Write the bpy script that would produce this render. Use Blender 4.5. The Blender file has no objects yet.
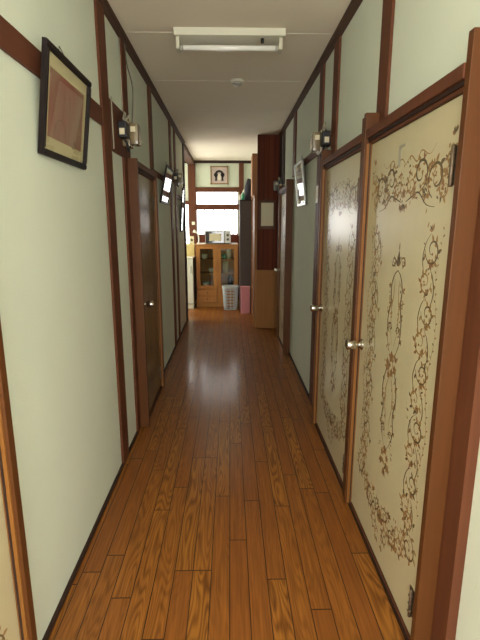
import bpy, bmesh, math, random
from mathutils import Vector, Matrix
random.seed(7)
C = bpy.context.scene.collection
PI = math.pi
LX, RX, CZ = -0.645, 0.65, 2.50          # hall walls and ceiling
BACK = 8.35

# ------------------------------------------------------------------ materials
def srgb(r, g, b):
    f = lambda v: (v/255/12.92 if v/255 <= .04045 else ((v/255+.055)/1.055)**2.4)
    return (f(r), f(g), f(b), 1)
def mat(name, col, rough=.6, metal=0, coat=0, coat_r=.1, noise=0, nscale=20, bump=0, bscale=80, stretch=(1,1,1), spec=.5):
    m = bpy.data.materials.new(name); m.use_nodes = True
    nt = m.node_tree; b = nt.nodes['Principled BSDF']
    b.inputs['Base Color'].default_value = col
    b.inputs['Roughness'].default_value = rough
    b.inputs['Metallic'].default_value = metal
    b.inputs['Coat Weight'].default_value = coat
    b.inputs['Coat Roughness'].default_value = coat_r
    b.inputs['Specular IOR Level'].default_value = spec
    if noise or bump:
        tc = nt.nodes.new('ShaderNodeTexCoord'); mp = nt.nodes.new('ShaderNodeMapping')
        mp.inputs['Scale'].default_value = stretch
        nt.links.new(tc.outputs['Object'], mp.inputs['Vector'])
    if noise:
        n = nt.nodes.new('ShaderNodeTexNoise'); n.inputs['Scale'].default_value = nscale
        n.inputs['Detail'].default_value = 6
        nt.links.new(mp.outputs['Vector'], n.inputs['Vector'])
        mx = nt.nodes.new('ShaderNodeMix'); mx.data_type = 'RGBA'
        mx.inputs['A'].default_value = tuple(c*(1-noise) for c in col[:3])+(1,)
        mx.inputs['B'].default_value = tuple(min(1, c*(1+noise)) for c in col[:3])+(1,)
        nt.links.new(n.outputs['Fac'], mx.inputs['Factor'])
        nt.links.new(mx.outputs['Result'], b.inputs['Base Color'])
    if bump:
        n2 = nt.nodes.new('ShaderNodeTexNoise'); n2.inputs['Scale'].default_value = bscale
        n2.inputs['Detail'].default_value = 4
        nt.links.new(mp.outputs['Vector'], n2.inputs['Vector'])
        bp = nt.nodes.new('ShaderNodeBump'); bp.inputs['Strength'].default_value = bump
        bp.inputs['Distance'].default_value = .003
        nt.links.new(n2.outputs['Fac'], bp.inputs['Height'])
        nt.links.new(bp.outputs['Normal'], b.inputs['Normal'])
    return m
def emit(name, col, s):
    m = bpy.data.materials.new(name); m.use_nodes = True
    b = m.node_tree.nodes['Principled BSDF']
    b.inputs['Base Color'].default_value = (.8, .8, .8, 1)
    b.inputs['Emission Color'].default_value = col
    b.inputs['Emission Strength'].default_value = s
    return m
def glass_mat(name, col=(1,1,1,1), rough=.02):
    # clear sheet of glass: mostly see-through with a mirror-like sheen
    m = bpy.data.materials.new(name); m.use_nodes = True
    nt = m.node_tree; nt.nodes.clear()
    out = nt.nodes.new('ShaderNodeOutputMaterial'); mix = nt.nodes.new('ShaderNodeMixShader')
    t = nt.nodes.new('ShaderNodeBsdfTransparent'); g = nt.nodes.new('ShaderNodeBsdfGlossy')
    fr = nt.nodes.new('ShaderNodeFresnel'); fr.inputs['IOR'].default_value = 1.5
    t.inputs['Color'].default_value = col; g.inputs['Roughness'].default_value = rough
    geo = nt.nodes.new('ShaderNodeNewGeometry'); ma = nt.nodes.new('ShaderNodeMath'); ma.operation = 'MULTIPLY_ADD'
    ma.inputs[1].default_value = -1; ma.inputs[2].default_value = 1; nt.links.new(geo.outputs['Backfacing'], ma.inputs[0])
    mu = nt.nodes.new('ShaderNodeMath'); mu.operation = 'MULTIPLY'; nt.links.new(fr.outputs[0], mu.inputs[0]); nt.links.new(ma.outputs[0], mu.inputs[1])
    nt.links.new(mu.outputs[0], mix.inputs[0]); nt.links.new(t.outputs[0], mix.inputs[1])
    nt.links.new(g.outputs[0], mix.inputs[2]); nt.links.new(mix.outputs[0], out.inputs[0])
    return m
M = dict(
    wall=mat('pale_green_wallpaper', srgb(218, 224, 204), .9, noise=.04, nscale=3, bump=.35, bscale=160, spec=.2),
    ceil=mat('ceiling_board', srgb(240, 231, 210), .9, noise=.03, nscale=2, bump=.1, bscale=120, spec=.2),
    joint=mat('ceiling_joint_strip', srgb(245, 240, 226), .8),
    trim=mat('red_brown_timber', srgb(96, 54, 32), .6, noise=.25, nscale=6, stretch=(6, 6, .5), spec=.25),
    rail=mat('red_brown_rail_timber', srgb(96, 54, 36), .6, noise=.2, nscale=6, stretch=(6, .5, 6), spec=.25),
    jamb=mat('varnished_jamb_timber', srgb(90, 52, 22), .5, noise=.2, nscale=6, stretch=(8, 8, .4), spec=.25),
    lip=mat('orange_stop_timber', srgb(138, 90, 40), .45, noise=.2, nscale=8, stretch=(8, 8, .4), spec=.3),
    dark=mat('dark_timber', srgb(52, 34, 26), .6, noise=.15, nscale=6, stretch=(5, .5, 5), spec=.25),
    crown=mat('crown_timber', srgb(88, 66, 52), .75, noise=.15, nscale=6, stretch=(5, .5, 5), spec=.12),
    door=mat('tan_lacquered_door', srgb(200, 188, 150), .45, coat=.38, coat_r=.2, noise=.04, nscale=5, stretch=(3, 3, .5), spec=.4),
    brown=mat('olive_brown_lacquered_door', srgb(120, 94, 54), .45, coat=.45, coat_r=.2, noise=.2, nscale=9, stretch=(3, 3, .5), spec=.4),
    ochre=mat('ochre_scroll_print', srgb(158, 122, 74), .5, coat=.35, coat_r=.2),
    umber=mat('umber_scroll_print', srgb(102, 84, 54), .5, coat=.35, coat_r=.2),
    rust=mat('rust_flower_print', srgb(146, 104, 68), .5, coat=.35, coat_r=.2),
    ochre_dim=mat('brown_door_leaf_print', srgb(104, 78, 42), .5, coat=.4, coat_r=.2),
    umber_dim=mat('brown_door_dark_print', srgb(86, 64, 36), .5, coat=.4, coat_r=.2),
    rust_dim=mat('brown_door_red_print', srgb(102, 70, 42), .5, coat=.4, coat_r=.2),
    steel=mat('brushed_steel', srgb(205, 200, 188), .25, metal=1),
    bronze=mat('dark_bronze', srgb(120, 104, 86), .4, metal=.8),
    darkred=mat('dark_red_panelling', srgb(92, 44, 26), .6, spec=.2, noise=.3, nscale=5, stretch=(8, 8, .4)),
    plywood=mat('light_brown_plywood', srgb(158, 108, 56), .6, spec=.25, noise=.14, nscale=5, stretch=(6, 6, .5)),
    pine=mat('varnished_pine', srgb(176, 118, 58), .5, spec=.3, noise=.18, nscale=6, stretch=(6, 6, .6)),
    frame=mat('black_frame_lacquer', srgb(30, 20, 17), .5, spec=.2),
    chrome=mat('silver_frame', srgb(118, 118, 110), .3, metal=1),
    mount=mat('cream_mount_board', srgb(206, 196, 150), .8),
    white=mat('white_plastic', srgb(228, 224, 206), .4),
    lampwhite=mat('white_enamel', srgb(214, 210, 186), .5),
    tube=mat('fluorescent_tube_glass', srgb(242, 240, 230), .15, coat=.8),
    black=mat('black_plastic', srgb(17, 17, 18), .5),
    cable=mat('grey_cable', srgb(96, 88, 76), .6),
    whitecable=mat('white_cable', srgb(168, 162, 140), .5),
    meterglass=mat('smoky_cover', srgb(128, 112, 84), .25, coat=.4),
    greycase=mat('grey_green_case', srgb(92, 92, 80), .4),
    silver=mat('silver_paint', srgb(186, 184, 172), .35, metal=.3),
    ovenglass=mat('dark_oven_glass', srgb(48, 44, 38), .08, coat=1, coat_r=.03),
    cream=mat('cream_card', srgb(222, 212, 178), .7),
    basket=mat('grey_blue_basket', srgb(190, 196, 196), .5),
    pink=mat('pink_box', srgb(214, 140, 146), .6, noise=.05),
    locker=mat('dark_plum_locker', srgb(84, 74, 70), .6, spec=.2, noise=.1, nscale=4),
    cardboard=mat('brown_cardboard', srgb(178, 124, 78), .8, noise=.08),
    fridge=mat('white_fridge_enamel', srgb(222, 220, 204), .35),
    fridgeshade=mat('shaded_fridge_side', srgb(104, 98, 90), .5),  # white fridge greyed so the colour carries the shade on its side
    yellow=mat('straw_yellow_box', srgb(206, 188, 128), .8, noise=.1, nscale=30),
    bamboo=mat('bamboo', srgb(150, 118, 74), .6),
    mauve=mat('mauve_paper', srgb(196, 178, 170), .8),
    ink=mat('black_ink', srgb(34, 28, 28), .7),
    pale=mat('pale_paper', srgb(226, 220, 200), .8),
    green=mat('green_ceramic', srgb(70, 150, 112), .3),
    violet=mat('violet_cloth', srgb(120, 66, 104), .8),
    navy=mat('dark_cloth', srgb(44, 42, 50), .8),
    glass=glass_mat('clear_glass'),
    cabglass=glass_mat('cabinet_glass', (.86, .9, .84, 1), .04),
    bright=emit('daylit_frosted_pane', (1, 1, .99, 1), 3.4),
    bright3=emit('daylit_side_pane', (1, 1, .99, 1), 7.0),
    bright2=emit('daylit_frosted_pane_hall', (.985, 1, .99, 1), 6.0),
    sash=mat('pale_aluminium_sash', srgb(200, 196, 196), .5),
)
# faded red picture: a washed field with soft streaks
def washed(name, c1, c2, sc):
    m = mat(name, c1, .6); nt = m.node_tree; b = nt.nodes['Principled BSDF']
    tc = nt.nodes.new('ShaderNodeTexCoord'); mp = nt.nodes.new('ShaderNodeMapping'); mp.inputs['Scale'].default_value = sc
    n = nt.nodes.new('ShaderNodeTexNoise'); n.inputs['Scale'].default_value = 4; n.inputs['Detail'].default_value = 3
    r = nt.nodes.new('ShaderNodeValToRGB'); r.color_ramp.elements[0].color = c1; r.color_ramp.elements[1].color = c2
    r.color_ramp.elements[0].position = .35; r.color_ramp.elements[1].position = .65
    nt.links.new(tc.outputs['Object'], mp.inputs[0]); nt.links.new(mp.outputs[0], n.inputs['Vector'])
    nt.links.new(n.outputs['Fac'], r.inputs[0]); nt.links.new(r.outputs[0], b.inputs['Base Color'])
    return m
M['redart'] = washed('faded_red_wash', srgb(156, 100, 84), srgb(160, 130, 108), (1, 3, 1.2))
M['greyart'] = washed('grey_print', srgb(120, 120, 104), srgb(70, 66, 58), (1, 4, 3))

def floor_material():
    m = bpy.data.materials.new('oak_strip_floor'); m.use_nodes = True
    nt = m.node_tree; N = nt.nodes; K = nt.links; b = N['Principled BSDF']
    def math_(op, a, bb=None, c=None):
        n = N.new('ShaderNodeMath'); n.operation = op
        for i, v in enumerate((a, bb, c)):
            if v is None: continue
            if isinstance(v, (int, float)): n.inputs[i].default_value = v
            else: K.new(v, n.inputs[i])
        return n.outputs[0]
    tc = N.new('ShaderNodeTexCoord'); sep = N.new('ShaderNodeSeparateXYZ'); K.new(tc.outputs['Object'], sep.inputs[0])
    X, Y = sep.outputs[0], sep.outputs[1]
    W = .0757
    xi = math_('DIVIDE', math_('ADD', X, 10), W)
    ci = math_('FLOOR', xi); fx = math_('FRACT', xi)
    wn = N.new('ShaderNodeTexWhiteNoise'); wn.noise_dimensions = '1D'; K.new(ci, wn.inputs['W'])
    yi = math_('DIVIDE', math_('ADD', math_('ADD', Y, 20), math_('MULTIPLY', wn.outputs['Value'], .909)), .909)
    ri = math_('FLOOR', yi); fy = math_('FRACT', yi)
    wn2 = N.new('ShaderNodeTexWhiteNoise'); wn2.noise_dimensions = '2D'
    cb = N.new('ShaderNodeCombineXYZ'); K.new(ci, cb.inputs[0]); K.new(ri, cb.inputs[1]); K.new(cb.outputs[0], wn2.inputs['Vector'])
    rnd = wn2.outputs['Value']
    # grain coordinates: shifted per plank
    g = N.new('ShaderNodeCombineXYZ')
    K.new(math_('ADD', math_('MULTIPLY', X, 1.0), math_('MULTIPLY', rnd, 37)), g.inputs[0])
    K.new(math_('ADD', Y, math_('MULTIPLY', rnd, 91)), g.inputs[1]); K.new(math_('MULTIPLY', rnd, 13), g.inputs[2])
    mp = N.new('ShaderNodeMapping'); mp.inputs['Scale'].default_value = (85, 2.6, 1); K.new(g.outputs[0], mp.inputs[0])
    n1 = N.new('ShaderNodeTexNoise'); n1.inputs['Scale'].default_value = 1.6; n1.inputs['Detail'].default_value = 5; K.new(mp.outputs[0], n1.inputs['Vector'])
    # cathedral figure: rings of a low frequency field
    mp2 = N.new('ShaderNodeMapping'); mp2.inputs['Scale'].default_value = (14, 1.5, 1); K.new(g.outputs[0], mp2.inputs[0])
    n2 = N.new('ShaderNodeTexNoise'); n2.inputs['Scale'].default_value = 1.0; n2.inputs['Detail'].default_value = 1.2; n2.inputs['Roughness'].default_value=.4; K.new(mp2.outputs[0], n2.inputs['Vector'])
    ring = math_('POWER', math_('ABSOLUTE', math_('SINE', math_('MULTIPLY', n2.outputs['Fac'], 60))), 3.0)
    grain = math_('ADD', math_('MULTIPLY', n1.outputs['Fac'], .85), math_('MULTIPLY', math_('MULTIPLY', ring, rnd), .38))
    ramp = N.new('ShaderNodeValToRGB')
    e = ramp.color_ramp.elements; e[0].position = .15; e[0].color = srgb(166, 104, 38); e[1].position = .9; e[1].color = srgb(94, 50, 14)
    K.new(grain, ramp.inputs[0])
    hsv = N.new('ShaderNodeHueSaturation'); K.new(ramp.outputs[0], hsv.inputs['Color'])
    K.new(math_('ADD', .80, math_('MULTIPLY', rnd, .38)), hsv.inputs['Value']); K.new(math_('ADD', .494, math_('MULTIPLY', wn2.outputs['Value'], .01)), hsv.inputs['Hue'])
    # seams
    sx = math_('MINIMUM', fx, math_('SUBTRACT', 1, fx)); sy = math_('MINIMUM', fy, math_('SUBTRACT', 1, fy))
    seam = math_('MAXIMUM', math_('LESS_THAN', sx, .026), math_('LESS_THAN', sy, .0028))
    mx = N.new('ShaderNodeMix'); mx.data_type = 'RGBA'; K.new(seam, mx.inputs['Factor'])
    K.new(hsv.outputs['Color'], mx.inputs['A']); mx.inputs['B'].default_value = srgb(60, 34, 14)
    K.new(mx.outputs['Result'], b.inputs['Base Color'])
    b.inputs['Roughness'].default_value = .55; b.inputs['Specular IOR Level'].default_value = .25
    b.inputs['Coat Weight'].default_value = .36; b.inputs['Coat Roughness'].default_value = .17
    bp = N.new('ShaderNodeBump'); bp.inputs['Strength'].default_value = .25; bp.inputs['Distance'].default_value = .002
    K.new(math_('SUBTRACT', math_('MULTIPLY', n1.outputs['Fac'], .25), seam), bp.inputs['Height']); K.new(bp.outputs['Normal'], b.inputs['Normal'])
    return m
M['floor'] = floor_material()
def board_grooves(name, col, pitch):       # vertical tongue-and-groove boards
    m = mat(name, col, .65, spec=.15); nt = m.node_tree; b = nt.nodes['Principled BSDF']
    tc = nt.nodes.new('ShaderNodeTexCoord'); sep = nt.nodes.new('ShaderNodeSeparateXYZ'); nt.links.new(tc.outputs['Object'], sep.inputs[0])
    a = nt.nodes.new('ShaderNodeMath'); a.operation = 'DIVIDE'; nt.links.new(sep.outputs[0], a.inputs[0]); a.inputs[1].default_value = pitch
    fl = nt.nodes.new('ShaderNodeMath'); fl.operation = 'FLOOR'; nt.links.new(a.outputs[0], fl.inputs[0])
    wn = nt.nodes.new('ShaderNodeTexWhiteNoise'); wn.noise_dimensions = '1D'; nt.links.new(fl.outputs[0], wn.inputs['W'])
    mp = nt.nodes.new('ShaderNodeMapping'); mp.inputs['Scale'].default_value = (40, 4, 2); nt.links.new(tc.outputs['Object'], mp.inputs[0])
    n = nt.nodes.new('ShaderNodeTexNoise'); n.inputs['Scale'].default_value = 1; nt.links.new(mp.outputs[0], n.inputs['Vector'])
    ad = nt.nodes.new('ShaderNodeMath'); ad.operation = 'ADD'; nt.links.new(wn.outputs[0], ad.inputs[0]); nt.links.new(n.outputs['Fac'], ad.inputs[1])
    r = nt.nodes.new('ShaderNodeValToRGB'); r.color_ramp.elements[0].position = .3; r.color_ramp.elements[1].position = 1.4 if False else 1
    r.color_ramp.elements[0].color = tuple(c*.75 for c in col[:3])+(1,); r.color_ramp.elements[1].color = tuple(c*1.25 for c in col[:3])+(1,)
    nt.links.new(ad.outputs[0], r.inputs[0])
    fr = nt.nodes.new('ShaderNodeMath'); fr.operation = 'FRACT'; nt.links.new(a.outputs[0], fr.inputs[0])
    lt = nt.nodes.new('ShaderNodeMath'); lt.operation = 'LESS_THAN'; nt.links.new(fr.outputs[0], lt.inputs[0]); lt.inputs[1].default_value = .07
    mx = nt.nodes.new('ShaderNodeMix'); mx.data_type = 'RGBA'; nt.links.new(lt.outputs[0], mx.inputs['Factor'])
    nt.links.new(r.outputs[0], mx.inputs['A']); mx.inputs['B'].default_value = tuple(c*.4 for c in col[:3])+(1,)
    nt.links.new(mx.outputs['Result'], b.inputs['Base Color'])
    return m
M['boards'] = board_grooves('dark_red_board_panelling', srgb(96, 46, 26), .062)

# ------------------------------------------------------------------ helpers
class MB:
    """collects shapes, links them as one mesh object"""
    def __init__(s): s.bm = bmesh.new(); s.mats = []
    def slot(s, m):
        if m not in s.mats: s.mats.append(m)
        return s.mats.index(m)
    def _tag(s, before, m):
        if m:
            k = s.slot(m)
            for f in s.bm.faces:
                if f not in before: f.material_index = k
    def box(s, x0, x1, y0, y1, z0, z1, bev=0, m=None, mx=None):
        x0, x1 = min(x0, x1), max(x0, x1); y0, y1 = min(y0, y1), max(y0, y1)
        k = s.slot(m) if m else 0
        t = bmesh.new()
        bmesh.ops.create_cube(t, size=1)
        for v in t.verts: v.co = ((v.co.x+.5)*(x1-x0)+x0, (v.co.y+.5)*(y1-y0)+y0, (v.co.z+.5)*(z1-z0)+z0)
        if bev: bmesh.ops.bevel(t, geom=list(t.edges), offset=bev, segments=2, profile=.7, affect='EDGES')
        if mx:
            bmesh.ops.transform(t, matrix=mx, verts=list(t.verts))
        s._merge(t, k); return s
    def _merge(s, t, k, smooth=False):
        vm = {}
        for v in t.verts: vm[v] = s.bm.verts.new(v.co)
        for f in t.faces:
            try:
                nf = s.bm.faces.new([vm[v] for v in f.verts]); nf.material_index = k; nf.smooth = smooth
            except ValueError: pass
        t.free()
    def prism(s, pts, axis, a0, a1, m=None):
        """polygon pts extruded along axis from a0 to a1"""
        k = s.slot(m) if m else 0; t = bmesh.new()
        def P(p, a):
            if axis == 'y': return (p[0], a, p[1])
            if axis == 'x': return (a, p[0], p[1])
            return (p[0], p[1], a)
        A = [t.verts.new(P(p, a0)) for p in pts]; B = [t.verts.new(P(p, a1)) for p in pts]
        n = len(pts); t.faces.new(A); t.faces.new(B[::-1])
        for i in range(n): t.faces.new((A[i], B[i], B[(i+1) % n], A[(i+1) % n]))
        bmesh.ops.recalc_face_normals(t, faces=list(t.faces)); s._merge(t, k); return s
    def lathe(s, prof, origin, axis, seg=20, m=None):
        """prof = [(distance along axis, radius)]"""
        k = s.slot(m) if m else 0; t = bmesh.new(); o = Vector(origin); ax = Vector(axis).normalized()
        u = ax.orthogonal().normalized(); w = ax.cross(u); R = []
        for d, r in prof:
            R.append([t.verts.new(o+ax*d+(u*math.cos(2*PI*i/seg)+w*math.sin(2*PI*i/seg))*max(r, 1e-5)) for i in range(seg)])
        for a, b in zip(R, R[1:]):
            for i in range(seg): t.faces.new((a[i], a[(i+1) % seg], b[(i+1) % seg], b[i]))
        t.faces.new(R[0][::-1]); t.faces.new(R[-1])
        bmesh.ops.recalc_face_normals(t, faces=list(t.faces)); s._merge(t, k, True); return s
    def tube(s, pts, r, seg=8, m=None):
        k = s.slot(m) if m else 0; t = bmesh.new(); pts = [Vector(p) for p in pts]; R = []
        for i, p in enumerate(pts):
            d = (pts[min(i+1, len(pts)-1)]-pts[max(i-1, 0)]).normalized()
            ref = Vector((0, 0, 1)) if abs(d.z) < .9 else Vector((1, 0, 0))
            u = d.cross(ref).normalized(); w = d.cross(u)
            R.append([t.verts.new(p+(u*math.cos(2*PI*j/seg)+w*math.sin(2*PI*j/seg))*r) for j in range(seg)])
        for a, b in zip(R, R[1:]):
            for i in range(seg): t.faces.new((a[i], a[(i+1) % seg], b[(i+1) % seg], b[i]))
        t.faces.new(R[0][::-1]); t.faces.new(R[-1])
        bmesh.ops.recalc_face_normals(t, faces=list(t.faces)); s._merge(t, k, True); return s
    def poly(s, pts, m=None):
        k = s.slot(m) if m else 0
        f = s.bm.faces.new([s.bm.verts.new(p) for p in pts]); f.material_index = k; return s
    def build(s, name, material, parent=None):
        me = bpy.data.meshes.new(name); s.bm.to_mesh(me); s.bm.free()
        if s.mats:
            for m in s.mats: me.materials.append(m)
        else: me.materials.append(material)
        o = bpy.data.objects.new(name, me); C.objects.link(o)
        if parent:
            o.parent = parent; o.matrix_parent_inverse = Matrix.Translation(-Vector(parent.location)) if parent.type == 'EMPTY' and parent.rotation_euler.z == 0 and parent.rotation_euler.y == 0 and parent.parent is None else Matrix.Identity(4)
            if parent.parent is not None or parent.type != 'EMPTY':
                o.matrix_parent_inverse = Matrix.Identity(4)
        return o
def tag(o, label, cat=None, group=None, kind=None):
    o['label'] = label
    if cat: o['category'] = cat
    if group: o['group'] = group
    if kind: o['kind'] = kind
    return o
def thing(name, loc, label, cat, group=None, kind=None, rot=None):
    """Empty at the base. Parts are modelled in world space unless rot is given, then in local space"""
    o = bpy.data.objects.new(name, None); C.objects.link(o); o.location = loc; o.empty_display_size = .05
    if rot: o.rotation_euler = rot
    return tag(o, label, cat, group, kind)
def lpart(mb, name, m, parent):             # part modelled in its parent's local space
    o = mb.build(name, m); o.parent = parent; return o
def wpart(mb, name, m, root, parent=None):  # part modelled in world space under root (an unrotated Empty)
    o = mb.build(name, m)
    off = Vector(root.location)
    o.data.transform(Matrix.Translation(-off))
    o.parent = parent or root
    return o
def struct(name, mb, m, label, cat):
    return tag(mb.build(name, m), label, cat, kind='structure')

# ------------------------------------------------------------------ shell
Y0 = 0.0            # mouth of the hall; a wider bright room lies behind the camera
YR = -1.6
struct('floor', MB().box(-3.1, 2.6, YR, 8.5, -.08, 0), M['floor'], 'glossy orange-brown oak strip floor running down the hall', 'floor')
mb = MB().box(-3.1, 2.6, YR, 8.5, CZ, CZ+.08)
struct('ceiling', mb, M['ceil'], 'flat beige board ceiling over the whole hall', 'ceiling')
for i, y in enumerate((1.11, 2.02, 2.925, 3.827, 4.725, 5.63, 6.54, 7.45)):
    where = ['nearest the camera', 'second from the camera', 'just before the fluorescent lamp', 'beside the smoke detector', 'third beyond the lamp counting from it',
             'before the tall dark cupboard', 'over the start of the kitchen', 'deepest in the kitchen'][i]
    struct('trim_%d' % (i+1), MB().box(LX+.03 if y < 6.4 else -3.0, RX-.03 if y < 5.9 else RX, y-.0022, y+.0022, CZ-.0012, CZ+.002), M['joint'],
           'thin pale joint line across the ceiling boards, '+where, 'ceiling joint')
struct('wall_left', MB().box(LX-.12, LX, Y0, 6.5, 0, CZ), M['wall'], 'pale green papered hall wall on the left', 'wall')
struct('wall_right', MB().box(RX, RX+.1, 1.10, 8.5, 0, CZ).box(RX+.022, RX+.1, Y0, 1.10, 0, CZ), M['wall'], 'pale green papered hall wall on the right', 'wall')
struct('wall_kitchen_front', MB().box(-3.1, LX-.12, 6.4, 6.5, 0, CZ), M['wall'], 'kitchen wall running left from the end of the hall wall', 'wall')
struct('wall_kitchen_left', MB().box(-3.1, -3.0, 6.5, 8.5, 0, CZ), M['wall'], 'kitchen side wall at the far left', 'wall')
# back wall with openings: window_1 (X -.61...15, Z 1.20-1.666 / 1.736-1.963), window_2 (X -1.9..-.75, Z 1.02-1.74)
mb = MB()
B0, B1 = BACK, BACK+.15
mb.box(-3.1, .75, B0, B1, 1.98, CZ)
mb.box(-3.1, .75, B0, B1, 0, 1.02)
mb.box(.15, .75, B0, B1, 1.02, 1.98)
mb.box(-3.1, -2.2, B0, B1, 1.02, 1.98)
mb.box(-2.2, -.74, B0, B1, 1.76, 1.98)
mb.box(-.74, -.62, B0, B1, 1.02, 1.98)
mb.box(-.62, .15, B0, B1, 1.02, 1.19)
struct('wall_back', mb, M['wall'], 'pale green kitchen wall facing down the hall', 'wall')
struct('trim_9', MB().box(-.62, .17, BACK-.012, BACK, 0, 1.19), M['darkred'], 'dark red board dado below the kitchen window', 'dado')
# wider room behind the camera: end wall with a broad window, side walls and returns beside the hall mouth
mb = MB(); mb.box(-2.6, 2.6, YR-.1, YR, 0, .45); mb.box(-2.6, 2.6, YR-.1, YR, 2.3, CZ)
mb.box(-2.6, -2.2, YR-.1, YR, .45, 2.3); mb.box(2.2, 2.6, YR-.1, YR, .45, 2.3)
struct('wall_front', mb, M['wall'], 'end wall of the room behind the camera with its broad window', 'wall')
struct('wall_front_left', MB().box(-2.6, -2.5, YR, Y0, 0, CZ), M['wall'], 'left side wall of the room behind the camera', 'wall')
struct('wall_front_right', MB().box(2.5, 2.6, YR, Y0, 0, CZ), M['wall'], 'right side wall of the room behind the camera', 'wall')
struct('wall_mouth_left', MB().box(-2.6, LX-.12, Y0, Y0+.1, 0, CZ), M['wall'], 'wall return left of the hall mouth, behind the camera', 'wall')
struct('wall_mouth_right', MB().box(RX+.1, 2.6, Y0, Y0+.1, 0, CZ), M['wall'], 'wall return right of the hall mouth, behind the camera', 'wall')

def pane_window(name, x0, x1, z0, z1, y, out, bars, label, pm, frm='trim', fw=.03, outer=.0):
    root = thing(name, ((x0+x1)/2, y, z0), label, 'window', kind='structure')
    s = 1 if out > 0 else -1
    f = MB()
    f.box(x0-outer, x1+outer, y-.0*s, y+.09*s, z0-outer, z0+fw); f.box(x0-outer, x1+outer, y, y+.09*s, z1-fw, z1+outer)
    f.box(x0-outer, x0+fw, y, y+.09*s, z0, z1); f.box(x1-fw, x1+outer, y, y+.09*s, z0, z1)
    wpart(f, 'window_frame', M[frm], root)
    if bars:
        b = MB()
        for bx in bars: b.box(bx-.009, bx+.009, y+.045*s, y+.065*s, z0+fw, z1-fw)
        b.box(x0+fw, x1-fw, y+.045*s, y+.065*s, z0+fw, z0+fw+.012)
        wpart(b, 'sash_bars', M['sash'], root)
    wpart(MB().box(x0+fw, x1-fw, y+.07*s, y+.078*s, z0+fw, z1-fw), 'pane', pm, root)
    return root
w1 = pane_window('window_1', -.62, .15, 1.19, 1.69, BACK, 1, (-.46, -.30, -.10, .06), 'bright frosted sliding window above the glass-fronted cupboard', M['bright'], fw=.018)
wpart(MB().box(-.305, -.290, BACK+.028, BACK+.045, 1.50, 1.64).box(-.312, -.30, BACK+.03, BACK+.045, 1.44, 1.452), 'latch', M['bronze'], w1)
pane_window('window_2', -.62, .15, 1.712, 1.98, BACK, 1, (), 'bright transom pane between two dark red beams at the hall end', M['bright'], fw=.016)
pane_window('window_3', -2.2, -.74, 1.02, 1.76, BACK, 1, (-1.85, -1.47, -1.1), 'bright kitchen window left of the back corner post', M['bright3'], fw=.015)
pane_window('window_4', -2.2, 2.2, .45, 2.3, YR, -1, (-1.1, 0, 1.1), 'broad frosted window in the end wall behind the camera', M['bright2'], fw=.04)

w5 = thing('added_window_5', (-3.0, 7.4, .3), 'unseen frosted window added on the far left kitchen wall to brighten the kitchen', 'window', kind='structure')  # unseen window, added to light the kitchen floor from the left
f = MB(); f.box(-3.0, -2.96, 6.65, 8.15, .30, .36).box(-3.0, -2.96, 6.65, 8.15, 1.99, 2.05)
for y in (6.65, 7.37, 8.09): f.box(-3.0, -2.96, y, y+.06, .36, 1.99)
wpart(f, 'window_frame', M['trim'], w5)
for a, b in ((6.71, 7.37), (7.43, 8.09)): wpart(MB().box(-2.99, -2.98, a, b, .36, 1.99), 'pane', M['bright3'], w5)

# kitchen back wall timber
def trim(n, mb, m, label, cat='trim'): return struct('trim_%d' % n, mb, M[m], label, cat)
trim(10, MB().box(-.745, -.615, BACK-.05, BACK, 0, CZ-.045, bev=.003), 'trim', 'thick dark red corner post left of the kitchen window', 'post')
trim(11, MB().box(.165, .25, BACK-.05, BACK, 0, CZ-.045, bev=.003), 'trim', 'dark red post right of the kitchen window', 'post')
trim(12, MB().box(-.615, .165, BACK-.04, BACK, 1.965, 2.045, bev=.003), 'trim', 'dark red beam above the transom pane', 'beam')
trim(13, MB().box(-.615, .165, BACK-.04, BACK, 1.652, 1.748, bev=.003), 'trim', 'dark red beam between transom and sliding window', 'beam')
trim(14, MB().box(-2.2, -.745, BACK-.04, BACK, 1.74, 1.81, bev=.003), 'trim', 'dark beam above the left kitchen window', 'beam')
trim(15, MB().box(-3, RX, BACK-.035, BACK, CZ-.045, CZ), 'dark', 'dark cornice along the kitchen back wall', 'cornice')
# crown mouldings: stepped profile
def crown(sx, wall, y0, y1, n, label):
    p = [(wall, CZ), (wall+sx*.034, CZ), (wall+sx*.034, CZ-.012), (wall+sx*.026, CZ-.016), (wall+sx*.026, CZ-.028), (wall+sx*.012, CZ-.034), (wall, CZ-.040)]
    trim(n, MB().prism(p, 'y', y0, y1), 'crown', label, 'crown moulding')
crown(1, LX, Y0, 6.5, 16, 'grooved dark crown moulding along the left hall wall')
crown(-1, RX, Y0, 5.94, 17, 'grooved dark crown moulding along the right hall wall')
trim(18, MB().box(LX-.10, LX+.02, 6.5, BACK-.05, CZ-.075, CZ, bev=.003), 'crown', 'ceiling beam between the hall strip and the kitchen on the left', 'beam')

# posts on the walls
def post(n, side, y0, y1, z0, z1, label, pr=.013, m='trim', low=None, foot=None, deep=0):
    w = LX if side < 0 else RX
    mb = MB().box(w, w-side*pr, y0, y1, z0, z1, bev=.002)
    if foot: mb.box(w, w-side*pr, foot[0], foot[1], 1.794, z0+.002)
    if deep: mb.box(w+side*deep, w-side*.001, y0, 1.0995, z0, z1)
    if low: mb.box(w, w-side*pr, low[0], low[1], 0, z0+.002, bev=.002)
    trim(n, mb, m, label, 'post')
T = CZ-.04
post(20, -1, 2.41, 2.55, 0, T, 'brown wall post right of the large leaning picture')
post(21, -1, 2.90, 3.02, 1.80, T, 'brown wall post rising beside the left electricity meter', low=(2.83, 2.92))
post(22, -1, 3.80, 3.93, 1.835, T, 'short brown post above the far side of the left door')
post(23, -1, 5.02, 5.14, 0, T, 'narrow left wall post just beyond the small leaning picture')
post(24, -1, 5.42, 5.54, 0, T, 'dark left wall post beside the far electricity meter')
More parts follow.
